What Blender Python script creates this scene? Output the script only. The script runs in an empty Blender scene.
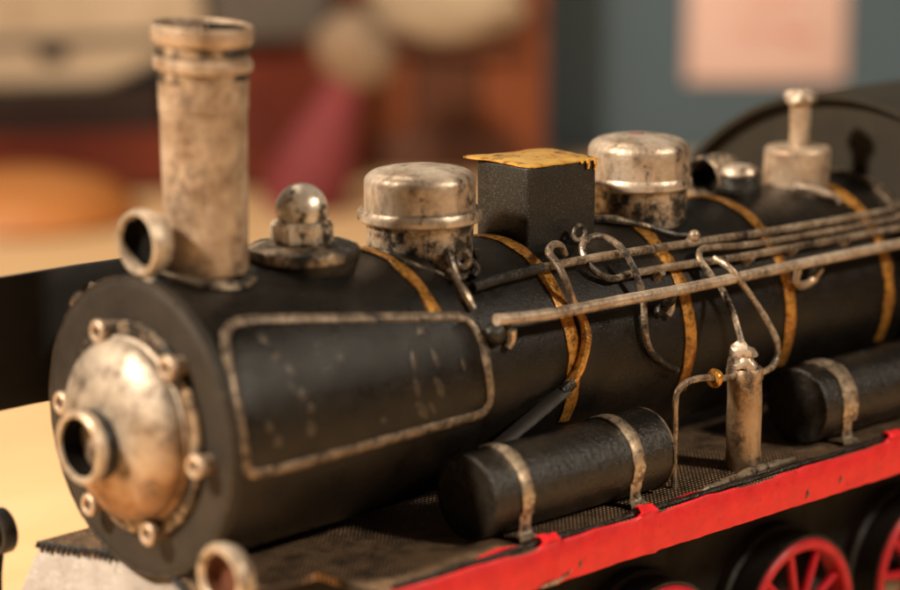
import bpy, bmesh, math, random
from mathutils import Vector, Matrix, noise
random.seed(7)
PI = math.pi
S = bpy.context.scene
COL = S.collection
R_ = math.radians

# ------------------------------------------------------------------ camera frame
PITCH, YAW = R_(12.0), R_(46.4)
CAM = Vector((-0.37235, -0.50999, 0.16873))
FWD = Vector((math.cos(YAW) * math.cos(PITCH), math.sin(YAW) * math.cos(PITCH), -math.sin(PITCH)))
RGT = Vector((math.sin(YAW), -math.cos(YAW), 0))
UPV = RGT.cross(FWD)
TABLE = -0.1315          # height of the tabletop; z = 0 is the boiler axis
DECK = -0.0375           # top of the running board
EDGE = 0.0633            # half width of the running board

# ------------------------------------------------------------------ materials
class NT:
    def __init__(s, name):
        s.m = bpy.data.materials.new(name); s.m.use_nodes = True
        s.t = s.m.node_tree; s.b = s.t.nodes['Principled BSDF']
        s.tc = s.t.nodes.new('ShaderNodeTexCoord')
    def n(s, typ, **kw):
        nd = s.t.nodes.new(typ)
        for k, v in kw.items():
            if k[:2] == 'i_': nd.inputs[k[2:].replace('_', ' ')].default_value = v
            else: setattr(nd, k, v)
        return nd
    def l(s, a, b): s.t.links.new(a, b)
    def noise(s, scale, detail=5, rough=.6, dist=0., stretch=None):
        nd = s.n('ShaderNodeTexNoise'); nd.inputs['Scale'].default_value = scale
        nd.inputs['Detail'].default_value = detail; nd.inputs['Roughness'].default_value = rough
        nd.inputs['Distortion'].default_value = dist
        src = s.tc.outputs['Object']
        if stretch:
            mp = s.n('ShaderNodeMapping'); mp.inputs['Scale'].default_value = stretch
            s.l(src, mp.inputs['Vector']); src = mp.outputs[0]
        s.l(src, nd.inputs['Vector'])
        return nd.outputs['Fac']
    def ramp(s, fac, a, b, interp='LINEAR'):
        nd = s.n('ShaderNodeValToRGB'); nd.color_ramp.interpolation = interp
        nd.color_ramp.elements[0].position = a; nd.color_ramp.elements[1].position = b
        s.l(fac, nd.inputs[0]); return nd.outputs[0]
    def mix(s, fac, a, b):
        nd = s.n('ShaderNodeMix', data_type='RGBA')
        for sock, v in ((nd.inputs[0], fac), (nd.inputs[6], a), (nd.inputs[7], b)):
            if hasattr(v, 'is_linked'): s.l(v, sock)
            elif isinstance(v, (int, float)): sock.default_value = v
            else: sock.default_value = (*v, 1)
        return nd.outputs[2]
    def mixf(s, fac, a, b):
        nd = s.n('ShaderNodeMix', data_type='FLOAT')
        for sock, v in ((nd.inputs[0], fac), (nd.inputs[2], a), (nd.inputs[3], b)):
            if hasattr(v, 'is_linked'): s.l(v, sock)
            else: sock.default_value = v
        return nd.outputs[0]
    def set(s, name, v):
        if hasattr(v, 'is_linked'): s.l(v, s.b.inputs[name])
        elif isinstance(v, (int, float)): s.b.inputs[name].default_value = v
        else: s.b.inputs[name].default_value = (*v, 1)
    def bump(s, h, strength, dist):
        nd = s.n('ShaderNodeBump'); nd.inputs['Strength'].default_value = strength
        nd.inputs['Distance'].default_value = dist
        s.l(h, nd.inputs['Height'])
        if s.b.inputs['Normal'].is_linked:
            prev = s.b.inputs['Normal'].links[0].from_socket
            s.l(prev, nd.inputs['Normal'])
        s.l(nd.outputs[0], s.b.inputs['Normal'])

def worn_metal(name, light, tan, grime, g0=.56, g1=.66, metal=.55, rough=(.36, .62), sc=1.):
    """hand painted old silver: champagne and tan wash with black paint left in blotches"""
    k = NT(name)
    c = k.mix(k.ramp(k.noise(85 * sc, 4, .65), .38, .66), light, tan)
    streak = k.ramp(k.noise(160 * sc, 6, .7, .6, (1, 1, .35)), .52, .74)
    c = k.mix(streak, c, tuple(v * .45 for v in tan))
    big = k.noise(70 * sc, 3, .55); fine = k.noise(340 * min(sc, 1.6), 8, .75, .15)
    sm = k.n('ShaderNodeMath', operation='MULTIPLY_ADD'); k.l(fine, sm.inputs[0]); sm.inputs[1].default_value = .55
    hm = k.n('ShaderNodeMath', operation='MULTIPLY'); k.l(big, hm.inputs[0]); hm.inputs[1].default_value = .45; k.l(hm.outputs[0], sm.inputs[2])
    g = k.ramp(sm.outputs[0], g0, g1)
    c = k.mix(g, c, grime)
    k.set('Base Color', c)
    k.set('Metallic', k.mixf(g, metal, 0.05))
    k.set('Roughness', k.mixf(k.ramp(k.noise(300, 4), .3, .7), *rough))
    k.bump(k.noise(420, 5, .6), .45, .0006)
    k.bump(k.noise(1500, 2, .5), .25, .0002)
    return k.m

def black_paint(name, base, dust, rough=(.34, .55), d0=.5, d1=.85, bump=.5, speck=.0, grain=.00013, spec=.34):
    k = NT(name)
    c = k.mix(k.ramp(k.noise(60, 6, .7, .4), d0, d1), base, dust)
    sc = k.ramp(k.noise(260, 6, .75, 1.5), .66, .76)
    c = k.mix(sc, c, tuple(min(1, v * 2.3 + .012) for v in dust))
    if speck:
        c = k.mix(k.ramp(k.noise(2600, 2, .6), .58, .70), c, (speck, speck * .93, speck * .82))
    k.set('Base Color', c)
    k.set('Roughness', k.mixf(k.ramp(k.noise(95, 7, .7), .34, .66), *rough))
    k.set('Specular IOR Level', spec)
    k.bump(k.noise(60, 3, .5), .08, .0012)
    k.bump(k.noise(1300 if grain < .0003 else 620, 4, .7), bump, grain)
    scr = k.noise(240, 3, .7, .3, (.25, 1, 2.2))
    k.bump(k.ramp(scr, .60, .68), .25, .0001)
    return k.m

def worn_paint(name, paint, under, w0, w1, rough=.45, metal=0., sc=320, alt=None):
    k = NT(name)
    c = k.mix(k.ramp(k.noise(140, 4, .6), .35, .7), paint, alt or tuple(v * .7 for v in paint))
    c = k.mix(k.ramp(k.noise(sc, 7, .7, 1.), w0, w1), c, under)
    k.set('Base Color', c); k.set('Metallic', metal)
    k.set('Roughness', k.mixf(k.ramp(k.noise(240, 4), .3, .7), rough - .1, rough + .12))
    k.bump(k.noise(500, 4, .6), .4, .0004)
    return k.m

M = {}
M['silver'] = worn_metal('aged_silver_paint', (.58, .485, .39), (.32, .225, .15), (.022, .018, .014), .53, .60, .52, (.30, .50))
M['silver_tan'] = worn_metal('aged_silver_tan', (.52, .405, .30), (.27, .18, .115), (.025, .019, .015), .525, .69, .45, (.36, .56))
M['silver_dirty'] = worn_metal('aged_silver_dirty', (.56, .46, .35), (.28, .19, .115), (.014, .012, .010), .455, .54, .7, (.34, .6), 1.)
def door_mat():
    """pale metal blended to copper brown towards the bottom"""
    k = NT('door_metal')
    c = k.mix(k.ramp(k.noise(70, 4, .6), .35, .7), (.52, .455, .385), (.40, .33, .25))
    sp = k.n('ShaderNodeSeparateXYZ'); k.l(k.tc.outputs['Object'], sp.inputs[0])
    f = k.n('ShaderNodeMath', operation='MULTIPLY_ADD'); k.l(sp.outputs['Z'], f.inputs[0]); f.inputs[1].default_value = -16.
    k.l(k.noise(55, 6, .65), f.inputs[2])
    c = k.mix(k.ramp(f.outputs[0], -.02, .32), c, (.36, .21, .115))  # copper brown grows towards the bottom, broken up by noise
    c = k.mix(k.ramp(k.noise(110, 8, .78, .3), .46, .66), c, (.075, .052, .036))
    k.set('Base Color', c); k.set('Metallic', .72)
    k.set('Roughness', k.mixf(k.ramp(k.noise(120, 6, .7), .3, .7), .46, .66))
    k.bump(k.noise(260, 5, .6), .4, .0006)
    return k.m
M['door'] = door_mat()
M['dark_metal'] = worn_metal('dark_blotched_metal', (.46, .35, .24), (.22, .145, .085), (.014, .011, .009), .43, .52, .55, (.4, .62))  # worn metal with dark blotches over much of its surface
M['bright'] = worn_metal('bright_metal', (.74, .66, .56), (.52, .42, .31), (.02, .016, .012), .52, .58, .3, (.22, .36))
M['pump'] = worn_metal('pump_metal', (.44, .31, .195), (.27, .17, .09), (.018, .014, .011), .475, .60, .5, (.38, .58))
M['ring'] = worn_metal('ring_metal', (.60, .51, .41), (.38, .285, .195), (.03, .025, .02), .52, .64, .5, (.34, .52), 1.4)
M['wire'] = worn_metal('wire_metal', (.52, .41, .30), (.22, .15, .095), (.020, .016, .013), .47, .60, .65, (.30, .48), 1.5)
M['wire_dark'] = worn_metal('wire_dark_metal', (.42, .33, .24), (.12, .085, .06), (.014, .012, .010), .41, .55, .6, (.30, .5), 1.5)
M['rail'] = worn_metal('rail_metal', (.50, .41, .32), (.30, .22, .15), (.03, .025, .02), .52, .66, .4, (.36, .55), 1.8)
M['black'] = black_paint('black_paint', (.0052, .0042, .0033), (.0165, .0120, .0080), (.22, .46), .42, .9, .8, .03, .0002)
M['box'] = black_paint('box_paint', (.0145, .0125, .0105), (.030, .026, .020), (.34, .52), .4, .8, 1., .12)
M['flange'] = black_paint('flange_paint', (.019, .0155, .0125), (.036, .029, .023), (.5, .7), .4, .8, .3)
M['tank'] = black_paint('tank_paint', (.0065, .0056, .0046), (.032, .024, .016), (.20, .38), .45, .85, 1., .05, .0005, .5)
M['frame'] = black_paint('frame_paint', (.010, .009, .008), (.016, .013, .010), (.6, .8))
M['plate'] = black_paint('plate_paint', (.012, .011, .010), (.020, .017, .014), (.55, .75))
M['gold'] = worn_paint('gold_paint', (.68, .33, .065), (.035, .02, .01), .46, .66, .30, .45, 380, (.44, .17, .03))
M['gold_top'] = worn_paint('gold_top_paint', (.92, .56, .14), (.10, .045, .012), .53, .66, .26, .5, 150, (.70, .34, .06))
M['lip'] = worn_paint('lip_paint', (.17, .125, .085), (.018, .014, .011), .42, .64, .42, .45, 260, (.34, .265, .195))
M['scrape'] = worn_paint('scrape_paint', (.070, .054, .038), (.0065, .0055, .0045), .42, .64, .45, .3, 520)
M['red'] = worn_paint('red_paint', (.74, .016, .022), (.20, .008, .010), .60, .76, .46, 0., 210, (.60, .011, .018))
M['red_wheel'] = worn_paint('red_wheel_paint', (.62, .012, .030), (.06, .01, .008), .62, .74, .42)
M['tyre'] = worn_paint('tyre_paint', (.018, .016, .014), (.11, .09, .065), .60, .72, .45)
M['apron'] = worn_paint('apron_paint', (.29, .255, .225), (.10, .08, .062), .56, .80, .5, .1, 160, (.24, .21, .18))
M['strap'] = worn_paint('strap_paint', (.38, .28, .185), (.03, .024, .018), .47, .64, .38, .6, 330, (.58, .48, .36))
M['cab'] = black_paint('cab_paint', (.026, .023, .018), (.038, .033, .025), (.6, .8), .3, .8, .4, .0, .00013, .15)
M['bore'] = black_paint('bore_shade', (.004, .0035, .003), (.010, .006, .004), (.6, .8))  # shade inside tubes and holes, put into the colour as near-black
M['bore'].node_tree.nodes['Principled BSDF'].inputs['Specular IOR Level'].default_value = .1

def deck_mat():
    k = NT('deck_mesh')
    outs = []
    for d in ('X', 'Y'):
        w = k.n('ShaderNodeTexWave', wave_type='BANDS', bands_direction=d, wave_profile='SIN')
        w.inputs['Scale'].default_value = 205; w.inputs['Distortion'].default_value = .6
        w.inputs['Detail'].default_value = 1; w.inputs['Detail Scale'].default_value = 1.5
        k.l(k.tc.outputs['Object'], w.inputs['Vector']); outs.append(w.outputs['Fac'])
    mul = k.n('ShaderNodeMath', operation='MULTIPLY'); k.l(outs[0], mul.inputs[0]); k.l(outs[1], mul.inputs[1])
    top = k.ramp(mul.outputs[0], .10, .45)
    tan = k.mix(k.ramp(k.noise(130, 6, .75), .44, .62), (.60, .37, .20), (.15, .095, .052))
    k.set('Base Color', k.mix(top, (.030, .021, .014), tan))
    k.set('Roughness', .6); k.set('Metallic', .2)
    k.bump(mul.outputs[0], 1., .0006)
    k.bump(k.noise(200, 4), .4, .0008)
    return k.m
M['deck'] = deck_mat()

def plain(name, c1, c2, scale=8, rough=.6, stretch=None, a=.35, b=.65, bump=0., spec=.4):
    k = NT(name)
    k.set('Base Color', k.mix(k.ramp(k.noise(scale, 5, .6, .3, stretch), a, b), c1, c2))
    k.set('Roughness', rough); k.set('Specular IOR Level', spec)
    if bump: k.bump(k.noise(scale * 6, 4), bump, .001)
    return k.m
M['table'] = plain('table_wood', (.84, .58, .32), (.80, .50, .24), 5, .55, (1, 9, 1), .3, .7, .1)
M['wall'] = plain('wall_paint', (.080, .135, .185), (.085, .115, .125), 2.2, .8)
M['hull_red'] = plain('hull_red', (.20, .034, .016), (.11, .022, .014), 9, .55)
M['hull_dark'] = plain('hull_dark', (.022, .016, .015), (.035, .022, .02), 12, .55)
M['cream'] = plain('cream_paint', (.52, .41, .29), (.36, .27, .18), 14, .6)
M['tan'] = plain('tan_plaster', (.30, .21, .14), (.22, .15, .10), 14, .7)
M['greybrown'] = plain('greybrown', (.10, .085, .07), (.07, .06, .05), 14, .7)
M['crate'] = plain('crate_wood', (.27, .072, .022), (.17, .045, .016), 7, .6, (1, 1, .12))
M['crate_dark'] = plain('crate_dark', (.075, .025, .012), (.14, .045, .018), 7, .65)
M['rose'] = plain('rose_cloth', (.20, .032, .036), (.14, .024, .026), 16, .75)
M['orange'] = plain('orange_glaze', (.50, .20, .055), (.42, .15, .035), 10, .45)
M['paper'] = plain('pink_paper', (.80, .56, .50), (.76, .52, .45), 6, .8)
M['ink'] = plain('red_ink', (.62, .17, .13), (.6, .2, .15), 6, .8)

# ------------------------------------------------------------------ mesh helpers
ORG = {}
def obj(name, bm, mat, parent=None, origin=None, smooth=35):
    """one mesh object, verts given in world space, origin at its own centre"""
    bmesh.ops.recalc_face_normals(bm, faces=bm.faces)
    me = bpy.data.meshes.new(name)
    if origin is None:
        mn = Vector((min(v.co[i] for v in bm.verts) for i in range(3)))
        mx = Vector((max(v.co[i] for v in bm.verts) for i in range(3)))
        origin = (mn + mx) / 2; origin.z = mn.z
    origin = Vector(origin)
    for v in bm.verts: v.co -= origin
    bm.to_mesh(me); bm.free()
    for p in me.polygons: p.use_smooth = True
    me.set_sharp_from_angle(angle=R_(smooth))
    me.materials.append(mat)
    o = bpy.data.objects.new(name, me); COL.objects.link(o)
    ORG[o.name] = origin
    if parent is not None:
        o.parent = parent; o.location = origin - ORG[parent.name]
    else: o.location = origin
    return o

def empty(name, loc, label, cat, group=None):
    o = bpy.data.objects.new(name, None); COL.objects.link(o)
    o.empty_display_size = .02; o.location = loc; ORG[o.name] = Vector(loc)
    tag(o, label, cat, group); return o
def tag(o, label, cat, group=None):
    o['label'] = label; o['category'] = cat
    if group: o['group'] = group
    return o

def rough_up(bm, amp, freq, seed=0):
    off = Vector((seed * 3.1, seed * 1.7, seed * 5.3))
    for v in bm.verts:
        v.co += noise.noise_vector(v.co * freq + off) * amp
    return bm

def lathe(prof, c=(0, 0, 0), axis='Z', seg=64, bm=None, sub=0):
    """prof: list of (radius, height) ; closed on the axis where radius is 0"""
    if bm is None: bm = bmesh.new()
    if sub:
        q = []
        for (a, b) in zip(prof, prof[1:]):
            n = max(1, int(math.dist(a, b) / sub))
            q += [(a[0] + (b[0] - a[0]) * i / n, a[1] + (b[1] - a[1]) * i / n) for i in range(n)]
        prof = q + [prof[-1]]
    c = Vector(c)
    def P(r, h, t):
        x, y = r * math.cos(t), r * math.sin(t)
        return c + (Vector((x, y, h)) if axis == 'Z' else Vector((h, x, y)) if axis == 'X' else Vector((x, h, y)))
    rings = []
    for r, h in prof:
        if r <= 1e-7: rings.append([bm.verts.new(P(0, h, 0))])
        else: rings.append([bm.verts.new(P(r, h, 2 * PI * i / seg)) for i in range(seg)])
    for a, b in zip(rings, rings[1:]):
        if len(a) == 1 and len(b) == 1: continue
        for i in range(seg):
            j = (i + 1) % seg
            if len(a) == 1: bm.faces.new((a[0], b[j], b[i]))
            elif len(b) == 1: bm.faces.new((a[i], a[j], b[0]))
            else: bm.faces.new((a[i], a[j], b[j], b[i]))
    return bm

def rnd(r0, h0, r1, h1, n=5, convex=True):
    """quarter ellipse from (r0,h0) to (r1,h1)"""
    out = []
    for i in range(n + 1):
        t = PI / 2 * i / n
        if convex: out.append((r1 + (r0 - r1) * math.cos(t), h0 + (h1 - h0) * math.sin(t)))
        else: out.append((r0 + (r1 - r0) * math.sin(t), h1 + (h0 - h1) * math.cos(t)))
    return out

def smooth_path(pts, n=8, closed=False):
    pts = [Vector(p) for p in pts]
    out = []
    m = len(pts)
    rng = range(m if closed else m - 1)
    for i in rng:
        if closed: p0, p1, p2, p3 = (pts[(i + k) % m] for k in (-1, 0, 1, 2))
        else:
            p1, p2 = pts[i], pts[i + 1]
            p0 = pts[i - 1] if i else p1 * 2 - p2
            p3 = pts[i + 2] if i + 2 < m else p2 * 2 - p1
        for k in range(n):
            t = k / n
            out.append(.5 * ((2 * p1) + (p2 - p0) * t + (2 * p0 - 5 * p1 + 4 * p2 - p3) * t * t + (3 * p1 - p0 - 3 * p2 + p3) * t ** 3))
    if not closed: out.append(pts[-1])
    return out

def tube(pts, r, seg=10, closed=False, n=8, bm=None, wob=0.0, flat=1.0, flat_n=None, raw=False):
    """round bar along a smoothed path; r a number or a function of 0..1; flat squashes along flat_n(point)"""
    if bm is None: bm = bmesh.new()
    path = [Vector(p) for p in pts] if raw else smooth_path(pts, n, closed)
    L = len(path); rings = []
    up = None
    for i, p in enumerate(path):
        if closed: t = (path[(i + 1) % L] - path[i - 1]).normalized()
        else: t = (path[min(i + 1, L - 1)] - path[max(i - 1, 0)]).normalized()
        if flat_n is not None:
            u = flat_n(p); u = (u - t * u.dot(t)).normalized()
        elif up is None:
            u = t.orthogonal().normalized()
        else:
            u = (up - t * up.dot(t)).normalized()
        up = u; w = t.cross(u)
        rr = r(i / max(1, L - 1)) if callable(r) else r
        rr *= 1 + wob * noise.noise(p * 260)
        rings.append([bm.verts.new(p + u * (rr * flat * math.cos(2 * PI * k / seg)) + w * (rr * math.sin(2 * PI * k / seg))) for k in range(seg)])
    pairs = list(zip(rings, rings[1:])) + ([(rings[-1], rings[0])] if closed else [])
    for a, b in pairs:
        for k in range(seg):
            j = (k + 1) % seg
            bm.faces.new((a[k], a[j], b[j], b[k]))
    if not closed:
        for ring, s in ((rings[0], 1), (rings[-1], -1)):
            bm.faces.new(ring[::-1] if s > 0 else ring)
    return bm

def box(lo, hi, bev=0., bm=None, seg=2, cuts=0):
    new = bmesh.new()
    vs = [new.verts.new((x, y, z)) for x in (lo[0], hi[0]) for y in (lo[1], hi[1]) for z in (lo[2], hi[2])]
    for f in ((0, 1, 3, 2), (4, 6, 7, 5), (0, 4, 5, 1), (2, 3, 7, 6), (0, 2, 6, 4), (1, 5, 7, 3)):
        new.faces.new([vs[i] for i in f])
    if bev: bmesh.ops.bevel(new, geom=list(new.edges), offset=bev, segments=seg, affect='EDGES', profile=.5)
    if cuts: bmesh.ops.subdivide_edges(new, edges=list(new.edges), cuts=cuts, use_grid_fill=True)
    if bm is None: return new
    me = bpy.data.meshes.new('tmp'); new.to_mesh(me); new.free(); bm.from_mesh(me); bpy.data.meshes.remove(me)
    return bm

def prism(outline, vec, bev=0.):
    """outline: closed list of 3-D points in one plane, extruded by vec"""
    bm = bmesh.new(); vec = Vector(vec)
    a = [bm.verts.new(p) for p in outline]; b = [bm.verts.new(Vector(p) + vec) for p in outline]
    bm.faces.new(a); bm.faces.new(b[::-1])
    for i in range(len(a)):
        j = (i + 1) % len(a); bm.faces.new((a[i], b[i], b[j], a[j]))
    bmesh.ops.recalc_face_normals(bm, faces=bm.faces)
    if bev: bmesh.ops.bevel(bm, geom=list(bm.edges), offset=bev, segments=2, affect='EDGES')
    return bm

def cyl(x, deg, r, yc=0., zc=0.):
    """point on a cylinder round the boiler axis; deg from the top towards the near flank"""
    t = R_(deg); return Vector((x, yc - r * math.sin(t), zc + r * math.cos(t)))
def radial(p): return Vector((0, p.y, p.z)).normalized()

def band(x, w, r, th, a0, a1, yc=0., zc=0., n=60, seed=0, wob=.0003, closed=False):
    """strip of tin wrapped round a lying cylinder, slightly wavy edges"""
    bm = bmesh.new(); rows = []
    for i in range(n + 1):
        a = a0 + (a1 - a0) * i / n
        s = wob * noise.noise((a * .06, seed, 0)) * 2; q = wob * noise.noise((a * .09, seed, 9)) * 2
        rows.append([bm.verts.new(cyl(xx, a, rr, yc, zc)) for xx, rr in ((x - w / 2 + s + q, r), (x - w / 2 + s + q, r + th * .7), (x - w / 4 + s, r + th), (x + w / 4 + s, r + th), (x + w / 2 + s - q, r + th * .7), (x + w / 2 + s - q, r))])
    for a, b in zip(rows, rows[1:]):
        for k in range(6):
            j = (k + 1) % 6; bm.faces.new((a[k], a[j], b[j], b[k]))
    bm.faces.new(rows[0]); bm.faces.new(rows[-1][::-1])
    return bm

def copy_tree(o, shift, parent=None):
    c = o.copy(); COL.objects.link(c); ORG[c.name] = ORG[o.name] + Vector(shift)
    if parent is not None: c.parent = parent
    c.location = ORG[c.name] - (ORG[parent.name] if parent is not None else Vector())
    for ch in o.children: copy_tree(ch, shift, c)
    return c

# ================================================================== LOCOMOTIVE
loco = empty('model_locomotive', (.15, 0, TABLE),
             'black tin steam locomotive model with tarnished silver fittings, gold bands and red running board edge', 'model locomotive')

# ---- boiler, smokebox and front
bm = lathe([(0, .088), (.034, .088), (.034, .33), (0, .33)], axis='X', seg=96, sub=.006)
obj('boiler', rough_up(bm, .00018, 60), M['black'], loco)
SB = lambda x: .0384 - (x / .092) * .0018
bm = lathe([(0, .004), (.0384, .004), (.0366, .090), (.0362, .092), (.034, .0925), (0, .0925)], axis='X', seg=96, sub=.004)
obj('smokebox', rough_up(bm, .0002, 55, 2), M['black'], loco)
bm = lathe([(0, .004), (.0385, .004), (.0398, .0036), (.0401, .0028), (.0399, .0008), (.0388, 0), (.037, -.0001), (.02, 0), (0, 0)], axis='X', seg=96, sub=.003)
front = obj('smokebox_front', rough_up(bm, .00022, 50, 3), M['flange'], loco)
bm = tube([cyl(.0004, a, .0396) for a in range(0, 360, 6)], .0005, 8, True, 2, wob=.5)
obj('rim', bm, M['scrape'], front)

# door: flat rim ring, bulging dish
prof = [(.0252, -.0012), (.0252, -.0028), (.0246, -.0033)]
for i in range(1, 15):
    t = i / 14 * PI / 2
    prof.append((.0246 * math.cos(t), -.0033 - .0098 * math.sin(t)))
prof[-1] = (0, prof[-1][1])
bm = lathe(prof, axis='X', seg=72, sub=.0012)
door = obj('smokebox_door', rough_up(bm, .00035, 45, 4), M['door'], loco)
bm = lathe([(.0287, -.0002), (.0288, -.0012), (.0283, -.0019), (.0274, -.0020), (.0246, -.0021)], axis='X', seg=72, sub=.0012)
obj('door_ring', rough_up(bm, .0003, 60, 5), M['dark_metal'], door)  # dark blotched ring, darker than the dish it surrounds
hz = -.0018
bm = lathe([(.0076, -.0095), (.0077, -.0180), (.0081, -.0190), (.0090, -.0192), (.0097, -.0186), (.0098, -.0172), (.0094, -.0160)], (0, 0, hz), 'X', 48)
obj('hub_ring', rough_up(bm, .00015, 150), M['ring'], door)
bm = lathe([(.0094, -.0165), (.0092, -.0080), (.0100, -.0060)], (0, 0, hz), 'X', 48)
obj('hub_tube', bm, M['tyre'], door)
bm = lathe([(.0075, -.0184), (.0074, -.0100), (0, -.0098)], (0, 0, hz), 'X', 40)
obj('hub_bore', bm, M['bore'], door)
nut = None
for (y, z) in ((.0093, .0250), (-.0202, .0205), (-.0309, -.0032), (-.0103, -.0256), (.0157, -.0234), (.0272, .0025)):
    if nut is None:
        bm = lathe([(.0015, -.0012), (.0015, -.0054), (.0018, -.0058), (.0027, -.0058), (.0032, -.0053), (.0032, -.0040), (.0027, -.0032), (.0024, .0002)], (0, y, z), 'X', 24)
        nut = obj('lug_nut', rough_up(bm, .00025, 260), M['silver_tan'], door); n0 = Vector((0, y, z))
        bm = lathe([(.00155, -.0042), (0, -.0041)], (0, y, z), 'X', 12)
        obj('nut_hole', bm, M['bore'], door); hole0 = bpy.data.objects['nut_hole']
    else:
        copy_tree(nut, Vector((0, y, z)) - n0, door); copy_tree(hole0, Vector((0, y, z)) - n0, door)

# raised side panel with a worn lip
PR = .0012
outl = [(.0100, 42), (.0165, 39.5), (.030, 42.2), (.050, 47), (.070, 51.5), (.0865, 55.2), (.0905, 58.5), (.0921, 66), (.0922, 79), (.0926, 91), (.0908, 96.5), (.0860, 98),
        (.060, 98.5), (.0390, 99), (.0120, 99), (.0060, 97), (.0042, 91), (.0036, 70), (.0062, 50)]
op = smooth_path([Vector((x, a * .0006, 0)) for x, a in outl], 5, True)
bm = bmesh.new()
N = 26
poly = [(p.x, p.y / .0006) for p in op]
def inside(x, a):
    c = False
    for (x1, a1), (x2, a2) in zip(poly, poly[1:] + poly[:1]):
        if (a1 > a) != (a2 > a) and x < (x2 - x1) * (a - a1) / (a2 - a1) + x1: c = not c
    return c
cx, ca = .048, 73
rings = []
for s in (1., .96, .8, .55, .3, .1):
    rings.append([bm.verts.new(cyl(cx + (x - cx) * s, ca + (a - ca) * s, SB(cx + (x - cx) * s) + (PR if s < 1 else PR * .2))) for x, a in poly])
for a, b in zip(rings, rings[1:]):
    for k in range(len(a)):
        j = (k + 1) % len(a); bm.faces.new((a[k], a[j], b[j], b[k]))
bm.faces.new(rings[-1])
panel = obj('side_panel', rough_up(bm, .0002, 70, 6), M['black'], loco)
bm = tube([cyl(x, a, SB(x) + PR + .0001) for x, a in poly], .00148, 10, True, 2, wob=.10, flat=.5, flat_n=radial)
obj('panel_lip', bm, M['lip'], panel)
for x, a, dx, da, wd in ((.0190, 49, .0010, 5, .0011), (.0205, 57, .0006, 3, .0013), (.0235, 63, .001, 5, .0007), (.0250, 73, .0014, 5, .0013), (.0270, 79, .0006, 3, .0010),
        (.0125, 82, .001, 4, .0010), (.0150, 88, .0012, 4, .0014), (.0262, 86, .0004, 6, .0013), (.0225, 70, .0006, 5, .0008), (.0655, 70, -.0006, 8, .0008), (.0648, 80, .0004, 8, .0009), (.0662, 90, .0022, 7, .0008),
        (.0715, 58, .0008, 4, .0012), (.0735, 70, .0004, 7, .0008), (.0730, 82, .0012, 8, .0009), (.0700, 90, .0012, 5, .0007), (.041, 62, .0003, 3, .0006), (.052, 90, .001, 2, .0005), (.083, 75, .0004, 6, .0006)):
    da *= .55; wd *= 1.25; pts = [(x - dx, a - da), (x + .0003, a), (x + dx, a + da)]
    bm = tube([cyl(x, a, SB(x) + PR + .00012) for x, a in pts], lambda t: wd * (.25 + math.sin(PI * t)), 8, False, 6, None, .9, .10, radial)
    obj('paint_scrape', bm, M['scrape'], panel)

# gold bands round the boiler
for i, (x, a0, a1, r) in enumerate(((.0805, -60, 57, SB(.0805)), (.1300, -80, 118, .034), (.1810, -80, 118, .034), (.2288, -80, 118, .034), (.2800, -80, 118, .034))):
    bm = band(x, .0038 if i == 0 else .0048, r + .00005, .0006, a0, a1, seed=i * 7, wob=.00035)
    obj('boiler_band', bm, M['gold'], loco)

# ---- chimney
cx = .0242
prof = [(.0108, .0388), (.0112, .0400), (.0113, .062), (.0117, .092), (.0129, .0926), (.0132, .0938), (.0129, .0952), (.0118, .0958), (.0118, .0988), (.0130, .0994),
        (.0134, .1004), (.0135, .1030), (.0133, .1040), (.0128, .1042), (.0123, .1038), (.0121, .1020), (.0118, .082), (0, .081)]
bm = lathe(prof, (cx, 0, 0), 'Z', 64, sub=.002)
for v in bm.verts:     # a handmade, slightly dented rim
    if v.co.z > .09: v.co.z += .0007 * math.cos(math.atan2(v.co.y, v.co.x - cx) - 1.9)
obj('chimney', rough_up(bm, .00018, 70, 8), M['silver_tan'], loco)
ch = bpy.data.objects['chimney']
bm = lathe([(.0118, .0956), (.0121, .0960), (.0121, .0987), (.0118, .0992)], (cx, 0, 0), 'Z', 64, sub=.0006)
obj('dark_ring', rough_up(bm, .00015, 90), M['dark_metal'], ch)  # dark blotched band filling the groove between the collars
bm = lathe([(.0117, .0890), (.01195, .0900), (.0120, .0924), (.0117, .0928)], (cx, 0, 0), 'Z', 64, sub=.0006)
obj('dark_ring', rough_up(bm, .00032, 110, 2), M['dark_metal'], ch)  # second dark band, just below the lower collar
bm = lathe([(.01205, .1030), (.0117, .0830), (0, .0828)], (cx, 0, 0), 'Z', 48)
obj('chimney_bore', bm, M['bore'], ch)
bm = bmesh.new()
lathe([(.0105, 0), (.0130, 0), (.0136, .0006), (.0134, .0014), (.0118, .0018), (.0105, .0018)], (cx, 0, 0), 'Z', 56, bm, .0014)
for v in bm.verts:
    base = math.sqrt(max(0, SB(v.co.x) ** 2 - v.co.y ** 2)); v.co.z += base - .0002
obj('base_flange', rough_up(bm, .0002, 120), M['silver_dirty'], ch)

# ---- front lamp ring on top of the smokebox
bm = lathe([(.0070, .0060), (.0071, .0010), (.0077, .0001), (.0085, .0004), (.0089, .0018), (.0088, .0038), (.0080, .0062), (.0062, .0078), (.0035, .0084), (0, .0085)], (.001, 0, .0490), 'X', 48, sub=.001)
ring = obj('lamp_ring', rough_up(bm, .0002, 110), M['ring'], loco)
bm = lathe([(.00715, .0015), (.0069, .0055), (0, .0058)], (.001, 0, .0490), 'X', 36)
obj('lamp_bore', bm, M['bore'], ring)
bm = tube([(.004, .001, .0425), (.004, .0005, .0395), (.003, -.003, .0388), (.002, -.006, .0375)], .0016, 10, wob=.4)
obj('solder_blob', bm, M['ring'], ring)

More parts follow.
